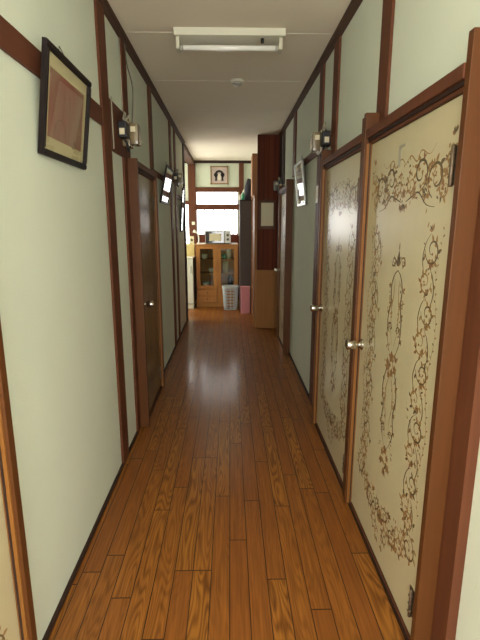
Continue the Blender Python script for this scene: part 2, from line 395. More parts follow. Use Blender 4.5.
post(25, -1, 6.40, 6.515, 0, T, 'end post where the left hall wall meets the kitchen', pr=.02, m='dark')
post(26, 1, 1.95, 2.07, 1.865, T, 'brown post above the gap between the two patterned doors', foot=(1.95, 2.019))
post(27, 1, 2.845, 2.975, 1.865, T, 'brown post above the far jamb of the second patterned door', foot=(2.845, 2.944))
post(28, 1, 3.285, 3.41, 0, T, 'full-height brown post carrying the light switch')
post(29, 1, 4.58, 4.74, 1.865, T, 'dark post above the near jamb of the far right door')
post(30, 1, 5.485, 5.66, 1.865, T, 'dark post beside the far right electricity meter', m='dark')
post(31, 1, 1.095, 1.178, 0, T, 'brown post at the near edge of the closest right door', pr=.008, deep=.022)
post(32, 1, 5.80, 5.93, 0, T, 'dark post against the tall red-brown cupboard', m='dark', pr=.02)
# rails
def rail(n, side, y0, y1, z0, z1, label):
    w = LX if side < 0 else RX
    trim(n, MB().box(w, w-side*.011, y0, y1, z0, z1, bev=.002), 'rail', label, 'rail')
rail(33, -1, Y0, 2.41, 1.882, 1.968, 'brown wall rail passing behind the large leaning picture')
rail(34, -1, 3.80, 5.02, 1.80, 1.85, 'brown rail beyond the left door towards the small picture')
rail(35, -1, 5.14, 5.42, 1.86, 1.91, 'short brown rail between two far left posts')
rail(36, 1, 3.41, 4.67, 1.892, 1.95, 'brown wall rail above the silver-framed picture')
rail(37, 1, 2.98, 3.285, 1.892, 1.95, 'short brown rail behind the right electricity meter')
rail(38, -1, 5.54, 6.40, 1.70, 1.75, 'dark rail near the end of the left wall')
# skirtings
def skirt(name, side, y0, y1, label):
    w = LX if side < 0 else RX
    struct(name, MB().box(w, w-side*.013, y0, y1, 0, .02, bev=.002), M['dark'], label, 'baseboard')
skirt('baseboard_left_near', -1, 1.116, 2.41, 'dark skirting below the large picture on the left')
skirt('baseboard_left_middle', -1, 2.55, 2.83, 'short dark skirting between post and left door')
skirt('baseboard_left_far', -1, 3.742, 5.02, 'dark skirting beyond the left door')
skirt('baseboard_left_mid_posts', -1, 5.14, 5.42, 'short dark skirting between the two far left posts')
skirt('baseboard_left_end', -1, 5.54, 6.40, 'dark skirting at the kitchen end of the left wall')
skirt('baseboard_right_far', 1, 3.41, 4.70, 'dark skirting below the silver-framed picture')
struct('baseboard_right_near', MB().box(RX+.010, RX+.022, Y0, 1.095, 0, .02, bev=.002), M['dark'], 'dark skirting on the right wall nearest the camera', 'baseboard')
skirt('baseboard_right_gap', 1, 2.98, 3.285, 'short dark skirting beside the second patterned door')

# ------------------------------------------------------------------ doors
def catmull(P, n=8):
    out = []; P = [P[0]]+list(P)+[P[-1]]
    for i in range(1, len(P)-2):
        a, b, c, d = P[i-1:i+3]
        for k in range(n):
            t = k/n
            out.append(tuple(.5*((2*b[j])+(-a[j]+c[j])*t+(2*a[j]-5*b[j]+4*c[j]-d[j])*t*t+(-a[j]+3*b[j]-3*c[j]+d[j])*t**3) for j in (0, 1)))
    out.append(tuple(P[-2])); return out
def pattern():
    """arabesque print as 2-D strokes: list of (material key, polygon) on (a, z); a runs 0 (knob edge) to .77 (hinge edge)"""
    S = []; rnd = random.Random(3)
    def stroke(pts, w, key, w1=None):
        n = len(pts); L, R = [], []
        for i, p in enumerate(pts):
            q0 = pts[max(0, i-1)]; q1 = pts[min(n-1, i+1)]
            dx, dz = q1[0]-q0[0], q1[1]-q0[1]; l = math.hypot(dx, dz) or 1
            t = i/(n-1); ww = 1.3*w*(.3+.7*math.sin(PI*min(1, t*1.1+.05)))/2
            L.append((p[0]-dz/l*ww, p[1]+dx/l*ww)); R.append((p[0]+dz/l*ww, p[1]-dx/l*ww))
        for i in range(n-1): S.append((key, (L[i], L[i+1], R[i+1], R[i])))
    def leaf(a, z, ang, ln, wd, key):
        c, s = math.cos(ang), math.sin(ang)
        prof = [(0, 0), (.3, .5), (.65, .42), (1, 0), (.65, -.3), (.3, -.38)]
        S.append((key, tuple((a+c*u*ln-s*v*wd, z+s*u*ln+c*v*wd) for u, v in prof)))
    def scroll(a, z, R, start, turn, key='umber', w=.005, leaves=5, turns=1.35):
        """spiral winding inwards, with leaves springing from the outside"""
        pts = []; n = 26
        for i in range(n+1):
            t = i/n; th = start+turn*t*turns*2*PI; r = R*(1-.80*t**.9)
            pts.append((a+r*math.cos(th), z+r*math.sin(th)))
        stroke(pts, w, key)
        leaf(pts[-1][0], pts[-1][1], rnd.uniform(0, 6), .011, .010, 'rust')
        for k in range(leaves):
            i = int((k+.5)/leaves*n*.62); p = pts[i]; th = start+turn*i/n*turns*2*PI
            leaf(p[0], p[1], th+turn*.75, R*.52, R*.28, rnd.choice(('ochre', 'umber', 'ochre', 'rust')))
        for k in range(3):
            i = int((k+1)/4*n*.6); p = pts[i]; th = start+turn*i/n*turns*2*PI
            leaf(p[0], p[1], th+PI+turn*-.6, R*.42, R*.24, 'ochre')
        return pts
    def flower(a, z, r):
        for k in range(5): leaf(a, z, k*2*PI/5+.4, r, r*.8, 'rust' if k % 2 else 'ochre')
        leaf(a-.003, z, 0, .006, .008, 'umber')
    def spray(a, z, ang, n=5, ln=.02):
        for k in range(n): leaf(a+rnd.uniform(-.004, .004), z+rnd.uniform(-.004, .004), ang+(k-(n-1)/2)*.45, ln*1.2*rnd.uniform(.8, 1.2), ln*.55, rnd.choice(('ochre', 'umber', 'rust')))
    c0 = .385
    for sgn in (-1, 1):
        m = lambda a: c0+sgn*a            # mirrored offset from the centre line
        # vertical bands
        z = .44; k = 0
        while z < 1.42:
            f = 1 if k % 2 else -1
            a = m(.235+f*.016)
            R = .043 if k % 3 else .050
            scroll(a, z, R, PI/2*f*sgn+(0 if sgn > 0 else PI)+PI/2, f*sgn, 'umber' if k % 2 else 'ochre', .0052, 6)
            vine = catmull([(m(.235-f*.030), z-.075), (m(.235-f*.045), z-.03), (m(.235-f*.030), z+.02), (m(.235), z+.05)], 6)
            stroke(vine, .0042, 'umber')
            if k % 2 == 0: flower(m(.235-f*.02), z+.058, .016)
            else: spray(m(.235+f*.01), z+.058, PI/2+f*.6, 4, .019)
            z += .098; k += 1
        # outer dotted tendril
        for j in range(44):
            z = .46+j*.0215; w = .300+.014*math.sin(z*19)
            if z > 1.40: break
            leaf(m(w), z, PI/2+(.9 if j % 2 else -.9)*sgn, .013, .0055, 'rust' if j % 3 else 'umber')
        stroke(catmull([(m(.300+.014*math.sin(z*19)), z) for z in [.45+i*.05 for i in range(20)]], 3), .0018, 'ochre')
        # top band: big arches
        scroll(m(.235), 1.535, .060, PI*1.4 if sgn > 0 else -PI*.4, -sgn, 'umber', .007, 7)
        scroll(m(.290), 1.500, .045, 0 if sgn > 0 else PI, sgn, 'ochre', .006, 6)
        scroll(m(.310), 1.585, .032, PI/2, -sgn, 'ochre', .005, 4)
        scroll(m(.125), 1.560, .058, -PI/2, sgn, 'umber', .007, 7)
        scroll(m(.165), 1.500, .036, PI, -sgn, 'ochre', .0055, 5)
        scroll(m(.060), 1.530, .040, PI/2, sgn, 'ochre', .006, 6)
        stroke(catmull([(m(.02), 1.475), (m(.07), 1.49), (m(.12), 1.50), (m(.18), 1.46), (m(.24), 1.45)], 6), .005, 'umber')
        stroke(catmull([(m(.0), 1.60), (m(.04), 1.625), (m(.09), 1.60), (m(.12), 1.63), (m(.18), 1.61), (m(.22), 1.635)], 6), .004, 'ochre')
        flower(m(.085), 1.495, .018); flower(m(.20), 1.575, .018); spray(m(.32), 1.64, PI/2, 5, .02); spray(m(.03), 1.47, -PI/2-.3*sgn, 4, .018)
        # lower corners swing in towards the bottom centre
        scroll(m(.245), .385, .046, 0 if sgn > 0 else PI, sgn, 'ochre', .006, 7)
        scroll(m(.265), .300, .052, PI/2, -sgn, 'umber', .006, 7)
        scroll(m(.190), .250, .045, PI, sgn, 'ochre', .006, 7)
        scroll(m(.120), .225, .048, PI/2, -sgn, 'umber', .006, 7)
        scroll(m(.060), .165, .042, 0, sgn, 'ochre', .006, 7)
        scroll(m(.045), .255, .034, PI, -sgn, 'umber', .0055, 6)
        flower(m(.225), .325, .018); flower(m(.155), .205, .017); spray(m(.09), .28, PI/2, 5, .022); spray(m(.03), .11, -PI/2, 4, .02)
        # centre medallion
        stroke(catmull([(m(0), 1.235), (m(.028), 1.215), (m(.05), 1.17), (m(.045), 1.11), (m(.062), 1.05), (m(.06), .98), (m(.03), .92), (m(.012), .88)], 8), .006, 'umber')
        stroke(catmull([(m(.02), 1.20), (m(.022), 1.14), (m(.035), 1.08), (m(.028), 1.0), (m(.008), .95)], 8), .004, 'ochre')
        stroke(catmull([(m(.012), .88), (m(.05), .83), (m(.068), .76), (m(.05), .69), (m(.060), .62), (m(.035), .56), (m(.0), .52)], 8), .006, 'umber')
        stroke(catmull([(m(.0), .84), (m(.03), .78), (m(.035), .71), (m(.018), .65), (m(.02), .58)], 8), .004, 'ochre')
        scroll(m(.046), 1.115, .020, PI/2, -sgn, 'ochre', .004, 4); scroll(m(.036), 1.015, .022, -PI/2, sgn, 'umber', .004, 4)
        scroll(m(.05), .735, .024, PI/2, -sgn, 'ochre', .004, 4); scroll(m(.036), .60, .022, -PI/2, sgn, 'umber', .004, 4)
        scroll(m(.042), 1.265, .022, PI, -sgn, 'umber', .005, 4)
        for zz in (1.17, 1.07, .98, .80, .69, .62): spray(m(.055), zz, (0 if sgn > 0 else PI), 3, .017)
        spray(m(.03), .475, -PI/2-.2*sgn, 5, .03)
    for a, z, r in ((0, .905, .026), (-.035, .875, .02), (.035, .865, .02), (.008, .845, .02), (-.02, .83, .017), (0, .52, .022), (-.025, .50, .017), (.025, .495, .017), (0, .235, .024), (0, 1.505, .02)):
        flower(c0+a, z, r)
    leaf(c0, 1.26, PI/2, .05, .018, 'umber'); leaf(c0, 1.305, PI/2, .032, .012, 'ochre'); spray(c0, 1.25, PI/2, 5, .03)
    for _ in range(3): spray(c0+rnd.uniform(-.05, .05), .88+rnd.uniform(-.04, .03), rnd.uniform(0, 6), 4, .022)
    spray(c0, 1.47, -PI/2, 5, .026); spray(c0, .445, -PI/2, 3, .03); spray(c0, .20, PI/2, 7, .04)
    # small loose leaves filling the bands
    for sgn in (-1, 1):
        for _ in range(60):
            z = rnd.uniform(.36, 1.45); a = .235+rnd.uniform(-.055, .055)
            leaf(c0+sgn*a, z, rnd.uniform(0, 6.3), rnd.uniform(.012, .022), rnd.uniform(.006, .010), rnd.choice(('ochre', 'ochre', 'rust', 'umber')))
        for _ in range(55):
            a = rnd.uniform(0, .30); z = 1.55+rnd.uniform(-.07, .06)
            leaf(c0+sgn*a, z, rnd.uniform(0, 6.3), rnd.uniform(.012, .024), rnd.uniform(.006, .011), rnd.choice(('ochre', 'ochre', 'rust', 'umber')))
        for _ in range(55):
            t = rnd.random(); a = .265-.24*t; z = .36-.16*t**.7+rnd.uniform(-.06, .05)
            leaf(c0+sgn*a, z, rnd.uniform(0, 6.3), rnd.uniform(.012, .024), rnd.uniform(.006, .011), rnd.choice(('ochre', 'ochre', 'rust', 'umber')))
        for _ in range(30):
            z = rnd.uniform(.46, 1.22); a = .045+rnd.uniform(-.022, .022)
            leaf(c0+sgn*a, z, rnd.uniform(0, 6.3), rnd.uniform(.010, .020), rnd.uniform(.005, .009), rnd.choice(('ochre', 'umber', 'rust')))
    return S
PAT = pattern()

def door(n, side, y0, y1, knob_near, jt, wall_label, jx=.588, lm='door', tape=False):
    """side +1 = right wall, -1 = left; leaf spans y0..y0+.77"""
    wd = y1-y0
    X = lambda d: side*d
    w = RX if side > 0 else -LX
    root = thing('door_%d' % n, (X(.63), (y0+y1)/2, 0), wall_label, 'door', kind='structure')
    # leaf with printed pattern (one mesh, several materials)
    mb = MB(); mb.box(X(.612), X(w-.001), y0+.003, y1-.003, .018, 1.733, bev=.0015, m=M[lm])
    e = X(.612-.0006)
    for q, (k, poly) in enumerate(PAT):
        pts = []; e = X(.612-.0005-(q % 37)*.00002)
        for a, z in poly:
            a = a/.77*wd
            y = (y0+a) if knob_near else (y1-a)
            pts.append((e, y, z))
        nrm = (Vector(pts[1])-Vector(pts[0])).cross(Vector(pts[2])-Vector(pts[0]))
        if nrm.x*(-side) < 0: pts = pts[::-1]
        mb.poly(pts, M[k+('_dim' if lm != 'door' else '')])
    leaf = wpart(mb, 'door_leaf', None, root)
    # casing: two jamb boards and a lintel, leaf gap between
    near = MB().box(X(jx), X(w), y0-.026, y0, 0, jt, bev=.003); wpart(near, 'jamb', M['jamb'], root)
    far = MB().box(X(.580), X(w), y1, y1+.03, 0, jt, bev=.003, m=M['jamb'])
    far.box(X(.590), X(.611), y1-.006, y1+.001, 0.012, 1.736, bev=.0015, m=M['lip']).box(X(.600), X(.606), y1-.009, y1-.004, 0.012, 1.736, m=M['dark'])
    wpart(far, 'jamb', None, root)
    li = MB().box(X(.584), X(w), y0, y1, 1.757, 1.793, bev=.002, m=M['trim']).box(X(.594), X(w), y0, y1, 1.745, 1.758, m=M['dark']).box(X(.60), X(w), y0, y1, 1.735, 1.746, m=M['trim'])  # recessed middle strip coloured dark to paint the shade line below the lintel face
    wpart(li, 'lintel', None, root)
    wpart(MB().box(X(.600), X(w), y0, y1, 0, .012, m=M['dark']).box(X(.604), X(.611), y0, y1, .0125, .016, m=M['rail']), 'threshold', None, root)
    # knob: rosette, neck, cylinder head
    ky = y0+.13 if knob_near else y1-.032
    pass
    kn = MB().lathe([(0, .026), (.004, .026), (.009, .019), (.012, .011), (.026, .0105), (.029, .019), (.033, .0225), (.070, .024), (.074, .021), (.075, .001)], (X(.611), ky, .853), (-side, 0, 0), 24)
    k = wpart(kn, 'door_knob', M['steel'], root, leaf)
    wpart(MB().box(X(.6085), X(.6125), ky-.021, ky-.016, .835, .853), 'keyhole', M['bronze'], root, leaf) if False else None
    # hinges on the other edge
    hy = y1-.001 if knob_near else y0+.001
    hd = -1 if knob_near else 1
    hy += hd*(.045 if side > 0 else .012)
    for hz in (1.555, .145):
        h = MB().lathe([(0, .004), (.003, .0062), (.107, .0062), (.110, .004)], (X(.6045), hy+hd*.010, hz-.055), (0, 0, 1), 12)
        h.box(X(.6105), X(.612), hy, hy+hd*.034, hz-.051, hz+.051)
        for q in (-.03, 0, .03): h.lathe([(0, .0095), (.003, .0074)], (X(.6045), hy+hd*.010, hz+q), (0, 0, 1), 12)
        wpart(h, 'hinge', M['bronze'], root, leaf)
    if tape:
        t = MB()
        rr = random.Random(5)
        t.box(X(.6112), X(.6119), y1-.352, y1-.328, 1.60, 1.675); t.box(X(.6112), X(.6119), y1-.385, y1-.345, 1.665, 1.675)
        o = wpart(t, 'tape_mark', M['whitecable'], root, leaf); o['label'] = 'torn white tape remnant'
    return root
door(1, 1, 1.206, 2.02, False, 1.862, 'closed tan door with scroll print nearest the camera on the right', tape=True)
door(2, 1, 2.106, 2.945, False, 1.855, 'closed tan scroll-print door with a bright reflection, second on the right')
door(3, -1, 2.955, 3.71, True, 1.80, 'closed brown door in the left wall beyond the electricity meter', jx=.575, lm='brown')
door(4, 1, 4.735, 5.45, False, 1.845, 'narrow-looking closed door at the far right before the dark cupboard', jx=.575)
door(5, -1, .28, 1.085, True, 1.86, 'scroll-print door at the lower left corner, mostly out of frame')
struct('trim_40', MB().box(RX, RX-.02, 2.0505, 2.0795, 0, 1.80), M['dark'], 'dark filler strip between the two patterned doors', 'filler strip')

# ------------------------------------------------------------------ pictures on the side walls
def picture(side, yn, yf, xt, xb, zt, zb, fw, fm, art, label, mount=.035, name='picture_frame', double=False):
    """leans out at the top: xt, xb distances from hall axis of the FRONT face at the top and bottom"""
    H = math.hypot(zt-zb, xb-xt); W = yf-yn; tilt = math.atan2(xb-xt, zt-zb)
    root = thing(name, (side*xb, (yn+yf)/2, zb), label, 'picture', rot=(0, -side*tilt, 0))
    s = side; t = .016            # local x: +side goes into the wall; front face at 0
    fr = MB()
    for z0, z1, y0, y1 in ((0, fw, -W/2, W/2), (H-fw, H, -W/2, W/2), (fw, H-fw, -W/2, -W/2+fw), (fw, H-fw, W/2-fw, W/2)):
        fr.box(0, s*t, y0, y1, z0, z1, bev=.002)
        if double: fr.box(-s*.004, s*.004, y0+.004 if y0 < -W/2+.001 else y0+.003, y1-.004 if y1 > W/2-.001 else y1-.003, z0+.003, z1-.003, bev=.0015)
    lpart(fr, 'frame', M[fm], root)
    lpart(MB().box(s*.010, s*.0145, -W/2+fw*.6, W/2-fw*.6, fw*.6, H-fw*.6), 'backing', M['mount'], root)
    a = MB()
    a.box(s*.0085, s*.0098, -W/2+fw+mount, W/2-fw-mount, fw+mount*1.25, H-fw-mount*1.25)
    lpart(a, 'print', M[art], root)
    lpart(MB().box(s*.005, s*.0065, -W/2+fw*.7, W/2-fw*.7, fw*.7, H-fw*.7), 'glass', M['glass'], root)
    # hanging cord and nail from the top bar back to the wall
    gap = (RX if s > 0 else -LX)-xt
    lpart(MB().tube([(s*.014, -W*.2, H-.03), (s*(.014+gap*.55), 0, H+.05), (s*.014, W*.2, H-.03)], .0015, 6), 'hanging_cord', M['cable'], root)
    return root, W, H
r1, W, H = picture(-1, 1.59, 2.055, .580, .627, 1.981, 1.630, .022, 'frame', 'redart', 'large black-framed faded red picture leaning out high on the left wall', mount=.036, double=True)
d = MB()       # ink arch and stems in the lower left of the print
xa = -.0083
arc = [(xa, -.06+.055*math.cos(t*PI/10), .085+.055*math.sin(t*PI/10)) for t in range(11)]
d.tube(arc, .0012, 5); d.tube([(xa, -.04, .14), (xa, -.035, .20), (xa, -.04, .25)], .0008, 5); d.tube([(xa, .02, .08), (xa, .03, .16), (xa, .025, .24)], .0007, 5)
d.tube([(xa, .08, .06), (xa, .085, .09), (xa, .11, .075)], .0014, 5)
lpart(d, 'ink_lines', M['umber'], r1)
picture(-1, 4.23, 4.73, .560, .628, 1.92, 1.590, .02, 'frame', 'greyart', 'small dark-framed picture above the far side of the left door, glass full of window glare', mount=.03)
picture(-1, 5.86, 6.12, .590, .628, 1.845, 1.300, .016, 'frame', 'greyart', 'tall narrow leaning frame at the kitchen end of the left wall', mount=.02)
picture(1, 3.85, 4.30, .592, .634, 1.930, 1.557, .024, 'chrome', 'greyart', 'silver-framed picture leaning out from the right wall beyond the light switch', mount=.03, double=True)

# ------------------------------------------------------------------ ceiling lamp and detector
lamp = thing('ceiling_light', (0, 2.92, CZ), 'white fluorescent tube lamp across the hall ceiling', 'ceiling light')
b = MB(); b.prism([(2.845, 2.4985), (2.852, 2.462), (2.988, 2.462), (2.995, 2.4985)], 'x', -.318, .325)
wpart(b, 'housing', M['lampwhite'], lamp)
for x in (-.300, .302):
    wpart(MB().box(x-.011, x+.011, 2.88, 2.96, 2.400, 2.464, bev=.006), 'lamp_holder', M['lampwhite'], lamp)
tb = MB().lathe([(0, .011), (.003, .0155), (.576, .0155), (.579, .011)], (-.2885, 2.92, 2.418), (1, 0, 0), 20)
wpart(tb, 'tube', M['tube'], lamp)
for x in (-.289, .273): wpart(MB().lathe([(0, .0162), (.018, .0162)], (x, 2.92, 2.418), (1, 0, 0), 20), 'tube_cap', M['silver'], lamp)
wpart(MB().lathe([(0, .010), (.022, .010), (.026, .007)], (.195, 2.90, 2.463), (0, 0, -1), 12), 'starter', M['black'], lamp)
det = thing('smoke_detector', (.062, 3.80, CZ), 'round cream smoke detector on the ceiling beyond the lamp', 'smoke detector')
wpart(MB().lathe([(.0005, .052), (.014, .052), (.018, .046)], (.062, 3.80, CZ), (0, 0, -1), 28), 'base', M['white'], det)
wpart(MB().lathe([(.018, .036), (.026, .040), (.034, .036), (.040, .022), (.041, .002)], (.062, 3.80, CZ), (0, 0, -1), 28), 'sensor_dome', M['silver'], det)

# ------------------------------------------------------------------ electricity meters
def meter(side, y, z, label, detail=True, dp=1.0, detail_=True, board=None, case='meterglass', swap=1, scale=1.0):
    w = RX if side > 0 else -LX; X = lambda d: side*(w-d)
    root = thing('electric_meter', (X(0), y, z), label, 'electric meter')
    if board:
        wpart(MB().box(X(0), X(.012), board[0], board[1], board[2], board[3], bev=.001), 'mounting_board', M['rail'], root); base = .012
    else: base = .0125
    k = scale
    # black breaker box nearer the camera
    yb = y-.145*k
    wpart(MB().box(X(base), X(base+.058*k), yb, yb+.10*k, z+.035*k, z+.135*k, bev=.006), 'breaker_box', M['black'], root)
    wpart(MB().box(X(base+.012*k), X(base+.046*k), yb-.003, yb+.001, z+.05*k, z+.09*k), 'paper_label', M['cream'], root)
    # rounded meter body with a smoky bulging cover
    mbm = MB().box(X(base), X(base+.055*k), y-.03*k, y+.11*k, z-.005, z+.165*k, bev=.01)
    body = wpart(mbm, 'meter_body', M[case], root)
    cv = MB().box(X(base+.053*k), X(base+.112*k), y-.022*k, y+.102*k, z+.008*k, z+.150*k, bev=.022*k)
    wpart(cv, 'meter_cover', M[case], root)
    wpart(MB().box(X(base+.060*k), X(base+.095*k), y-.0262*k, y-.0205*k, z+.09*k, z+.125*k, bev=.001).box(X(base+.016*k), X(base+.04*k), y-.034*k, y-.029*k, z+.05*k, z+.09*k, bev=.001), 'dial_plate', M['cream'], root)
    if detail:
        cb = MB()
        rr = random.Random(int(y*100))
        for i in range(6):
            yy = yb+.006+i*.017*k
            cb.tube(catmull3([(X(base+.03), yy, z+.148*k), (X(base+.035+rr.uniform(-.01, .02)), yy+rr.uniform(-.02, .02), z+.18*k+rr.uniform(-.01, .015)), (X(base+.03), yy+.04*k, z+.185*k), (X(base+.02), y-.02*k+i*.012, z+.14*k)]), .0035, 6)
        wpart(cb, 'wiring', M['whitecable'], root)
        cb = MB()
        for i in range(3):
            yy = yb+.02+i*.03*k
            cb.tube(catmull3([(X(base+.03), yy, z+.025*k), (X(base+.045), yy+.005, z-.025*k), (X(base+.04), yy+.035*k, z-.045*k), (X(base+.02), y+.0*k+i*.02, z+.005*k)]), .004, 6)
        wpart(cb, 'lower_wiring', M['black'], root)
    return root
def catmull3(P, n=5):
    out = []; P = [P[0]]+list(P)+[P[-1]]
    for i in range(1, len(P)-2):
        a, b, c, d = P[i-1:i+3]
        for k in range(n):
            t = k/n
            out.append(tuple(.5*((2*b[j])+(-a[j]+c[j])*t+(2*a[j]-5*b[j]+4*c[j]-d[j])*t*t+(-a[j]+3*b[j]-3*c[j]+d[j])*t**3) for j in (0, 1, 2)))
    out.append(tuple(P[-2])); return out
m1 = meter(-1, 2.83, 1.855, 'smoky electricity meter with black breaker on a brown board above the left door', board=(2.565, 2.895, 1.79, 2.05), scale=.84)
c = MB().tube(catmull3([(-.628, 2.985, 2.458), (-.622, 2.99, 2.35), (-.60, 3.02, 2.22), (-.60, 2.95, 2.0)]), .004, 6)
tag(c.build('cable', M['cable']), 'thin grey cable dropping from the crown moulding to the left meter', 'cable')
tag(MB().tube([(LX+.018, 2.575, 1.80), (LX+.018, 2.575, 2.06)], .0035, 6).build('cable', M['whitecable']), 'short white cable beside the brown meter board', 'cable')
tag(MB().tube([(LX+.006, 2.885, 2.05), (LX+.006, 2.885, 2.455)], .0035, 6).build('cable', M['whitecable']), 'straight white cable running up the left post to the ceiling', 'cable')
meter(1, 3.10, 1.862, 'smoky electricity meter beside the brown post above the second right door', scale=.84, swap=0)
meter(-1, 5.36, 1.85, 'small electricity meter at the far end of the left wall', scale=.8, swap=0)
meter(1, 5.72, 1.80, 'dark grey electricity meter beside the tall red-brown cupboard', case='greycase', scale=.8, swap=0)
sw = thing('light_switch', (RX-.013, 3.355, 1.55), 'small cream light switch on the brown post right of the silver picture', 'light switch')
wpart(MB().box(RX-.013, RX-.020, 3.325, 3.385, 1.55, 1.67, bev=.002), 'switch_plate', M['white'], sw)
wpart(MB().box(RX-.020, RX-.024, 3.34, 3.37, 1.585, 1.635, bev=.001), 'rocker', M['cream'], sw)
tag(MB().tube([(RX-.005, 3.10, .021), (RX-.005, 3.10, 1.885)], .0045, 6).build('cable', M['whitecable']), 'white cable running down the wall beside the second right door', 'cable')

# ------------------------------------------------------------------ tall cupboard end panel
cb = thing('tall_cupboard', (.50, 6.0, 0), 'floor-to-ceiling red-brown panelled cupboard with lighter lower panel at the right', 'cupboard')
wpart(MB().box(.355, RX-.002, 5.96, 6.02, .80, CZ-.002, bev=.002), 'upper_panel', M['boards'], cb)
o = wpart(MB().box(.345, .60, 5.935, 5.965, .012, .80, bev=.002).box(.345, RX-.002, 5.966, 6.02, .0, .80), 'lower_panel', M['plywood'], cb); o['label'] = 'light brown plywood lower panel'
nb = thing('notice_board', (.483, 5.95, 1.34), 'small wood-framed cream notice hung on the red-brown cupboard panel', 'notice board')
f = MB()
for a in ((.375, .592, 1.335, 1.375), (.375, .592, 1.668, 1.70), (.375, .405, 1.375, 1.668), (.565, .592, 1.375, 1.668)):
    f.box(a[0], a[1], 5.940, 5.957, a[2], a[3], bev=.002)
wpart(f, 'frame', M['jamb'], nb)
wpart(MB().box(.40, .57, 5.948, 5.955, 1.37, 1.672), 'notice_sheet', M['cream'], nb)
wpart(MB().lathe([(0, .004), (.012, .004), (.014, .007), (.018, .001)], (.483, 5.957, 1.715), (0, -1, 0), 10).tube([(.44, 5.95, 1.699), (.483, 5.944, 1.718), (.526, 5.95, 1.699)], .0015, 5), 'hook', M['steel'], nb)

sh = thing('shelf_unit', (.48, 6.45, 0), 'tall wooden shelf unit behind the red-brown cupboard', 'shelf unit')
for y in (6.03, 6.92): wpart(MB().box(.325, RX-.002, y, y+.022, 0, 1.755), 'side_panel', M['plywood'], sh)
for z in (.06, .45, .86, 1.28): wpart(MB().box(.335, RX-.002, 6.052, 6.92, z, z+.02), 'shelf', M['plywood'], sh)
wpart(MB().box(.32, RX-.002, 6.03, 6.942, 1.755, 1.778), 'top', M['plywood'], sh)
wpart(MB().box(.327, .337, 6.053, 6.47, .085, 1.75, bev=.002), 'sliding_door', M['jamb'], sh)
wpart(MB().box(.339, .349, 6.45, 6.918, .085, 1.75, bev=.002), 'sliding_door', M['trim'], sh)
bx = MB().box(.30, .62, 6.20, 6.56, 1.779, 2.31, bev=.004)
o = bx.build('cardboard_box', M['cardboard']); tag(o, 'tall brown cardboard box standing on the shelf unit', 'box')
# soft bundles on the shelf top
def bundle(name, c, r, m, label, cat, seed=1, h=1.0):
    bm = bmesh.new(); bmesh.ops.create_icosphere(bm, subdivisions=3, radius=1)
    rr = random.Random(seed); ph = [rr.uniform(0, 6) for _ in range(6)]
    for v in bm.verts:
        k = 1+.10*math.sin(4*v.co.x+ph[0])*math.cos(3*v.co.z+ph[1])+.07*math.sin(7*v.co.y+ph[2])
        v.co = Vector((v.co.x*r[0]*k, v.co.y*r[1]*k, max(v.co.z*r[2]*k, -r[2]*.72)))
        if v.co.z > r[2]*.5: v.co.x *= .75; v.co.y *= .75
    for f in bm.faces: f.smooth = True
    me = bpy.data.meshes.new(name); bm.to_mesh(me); bm.free(); me.materials.append(m)
    o = bpy.data.objects.new(name, me); C.objects.link(o); o.location = (c[0], c[1], c[2]+r[2]*.72); tag(o, label, cat); return o
bundle('cloth_bundle', (.41, 6.68, 1.779), (.085, .09, .13), M['violet'], 'violet and red cloth bundle beside the cardboard box', 'cloth', 2)
bundle('plastic_bag', (.38, 6.86, 1.779), (.06, .06, .15), M['white'], 'white plastic bag on the far end of the shelf unit', 'bag', 5)

lk = thing('locker', (.39, 7.1, 0), 'tall dark plum cabinet beside the kitchen window', 'locker')
wpart(MB().box(.165, RX-.002, 7.12, 7.56, .03, 1.745, bev=.004), 'body', M['locker'], lk)
wpart(MB().box(.149, RX-.002, 7.105, 7.57, 1.745, 1.765, bev=.003), 'top', M['dark'], lk)
wpart(MB().box(.152, .164, 7.14, 7.55, .05, 1.74, bev=.003), 'door', M['locker'], lk)
wpart(MB().box(.18, RX-.02, 7.14, 7.55, 0, .03), 'plinth', M['dark'], lk)
bundle('cloth_bag', (.30, 7.22, 1.766), (.075, .08, .19), M['navy'], 'dark cloth bag slumped on top of the plum cabinet', 'bag', 8)
bundle('paper_bag', (.235, 7.40, 1.766), (.05, .07, .10), M['pale'], 'pale crumpled bag on top of the plum cabinet', 'bag', 11)
jar = MB().lathe([(0, .03), (.004, .034), (.05, .034), (.062, .026), (.075, .026), (.078, .02)], (.165, 7.20, 1.766), (0, 0, 1), 16)
tag(jar.build('jar', M['white']), 'small white jar at the corner of the plum cabinet top', 'jar')
bt = MB().lathe([(0, .022), (.003, .026), (.07, .026), (.09, .011), (.11, .011), (.112, .008)], (.205, 7.17, 1.766), (0, 0, 1), 16)
tag(bt.build('bottle', M['green']), 'short green bottle beside the white jar', 'bottle')

pk = thing('pink_box', (.235, 7.05, 0), 'pink storage box standing against the plum cabinet', 'box')
wpart(MB().box(.168, .312, 6.98, 7.10, 0, .405, bev=.006), 'body', M['pink'], pk)
wpart(MB().box(.164, .316, 6.976, 7.102, .405, .432, bev=.006), 'lid', M['pink'], pk)

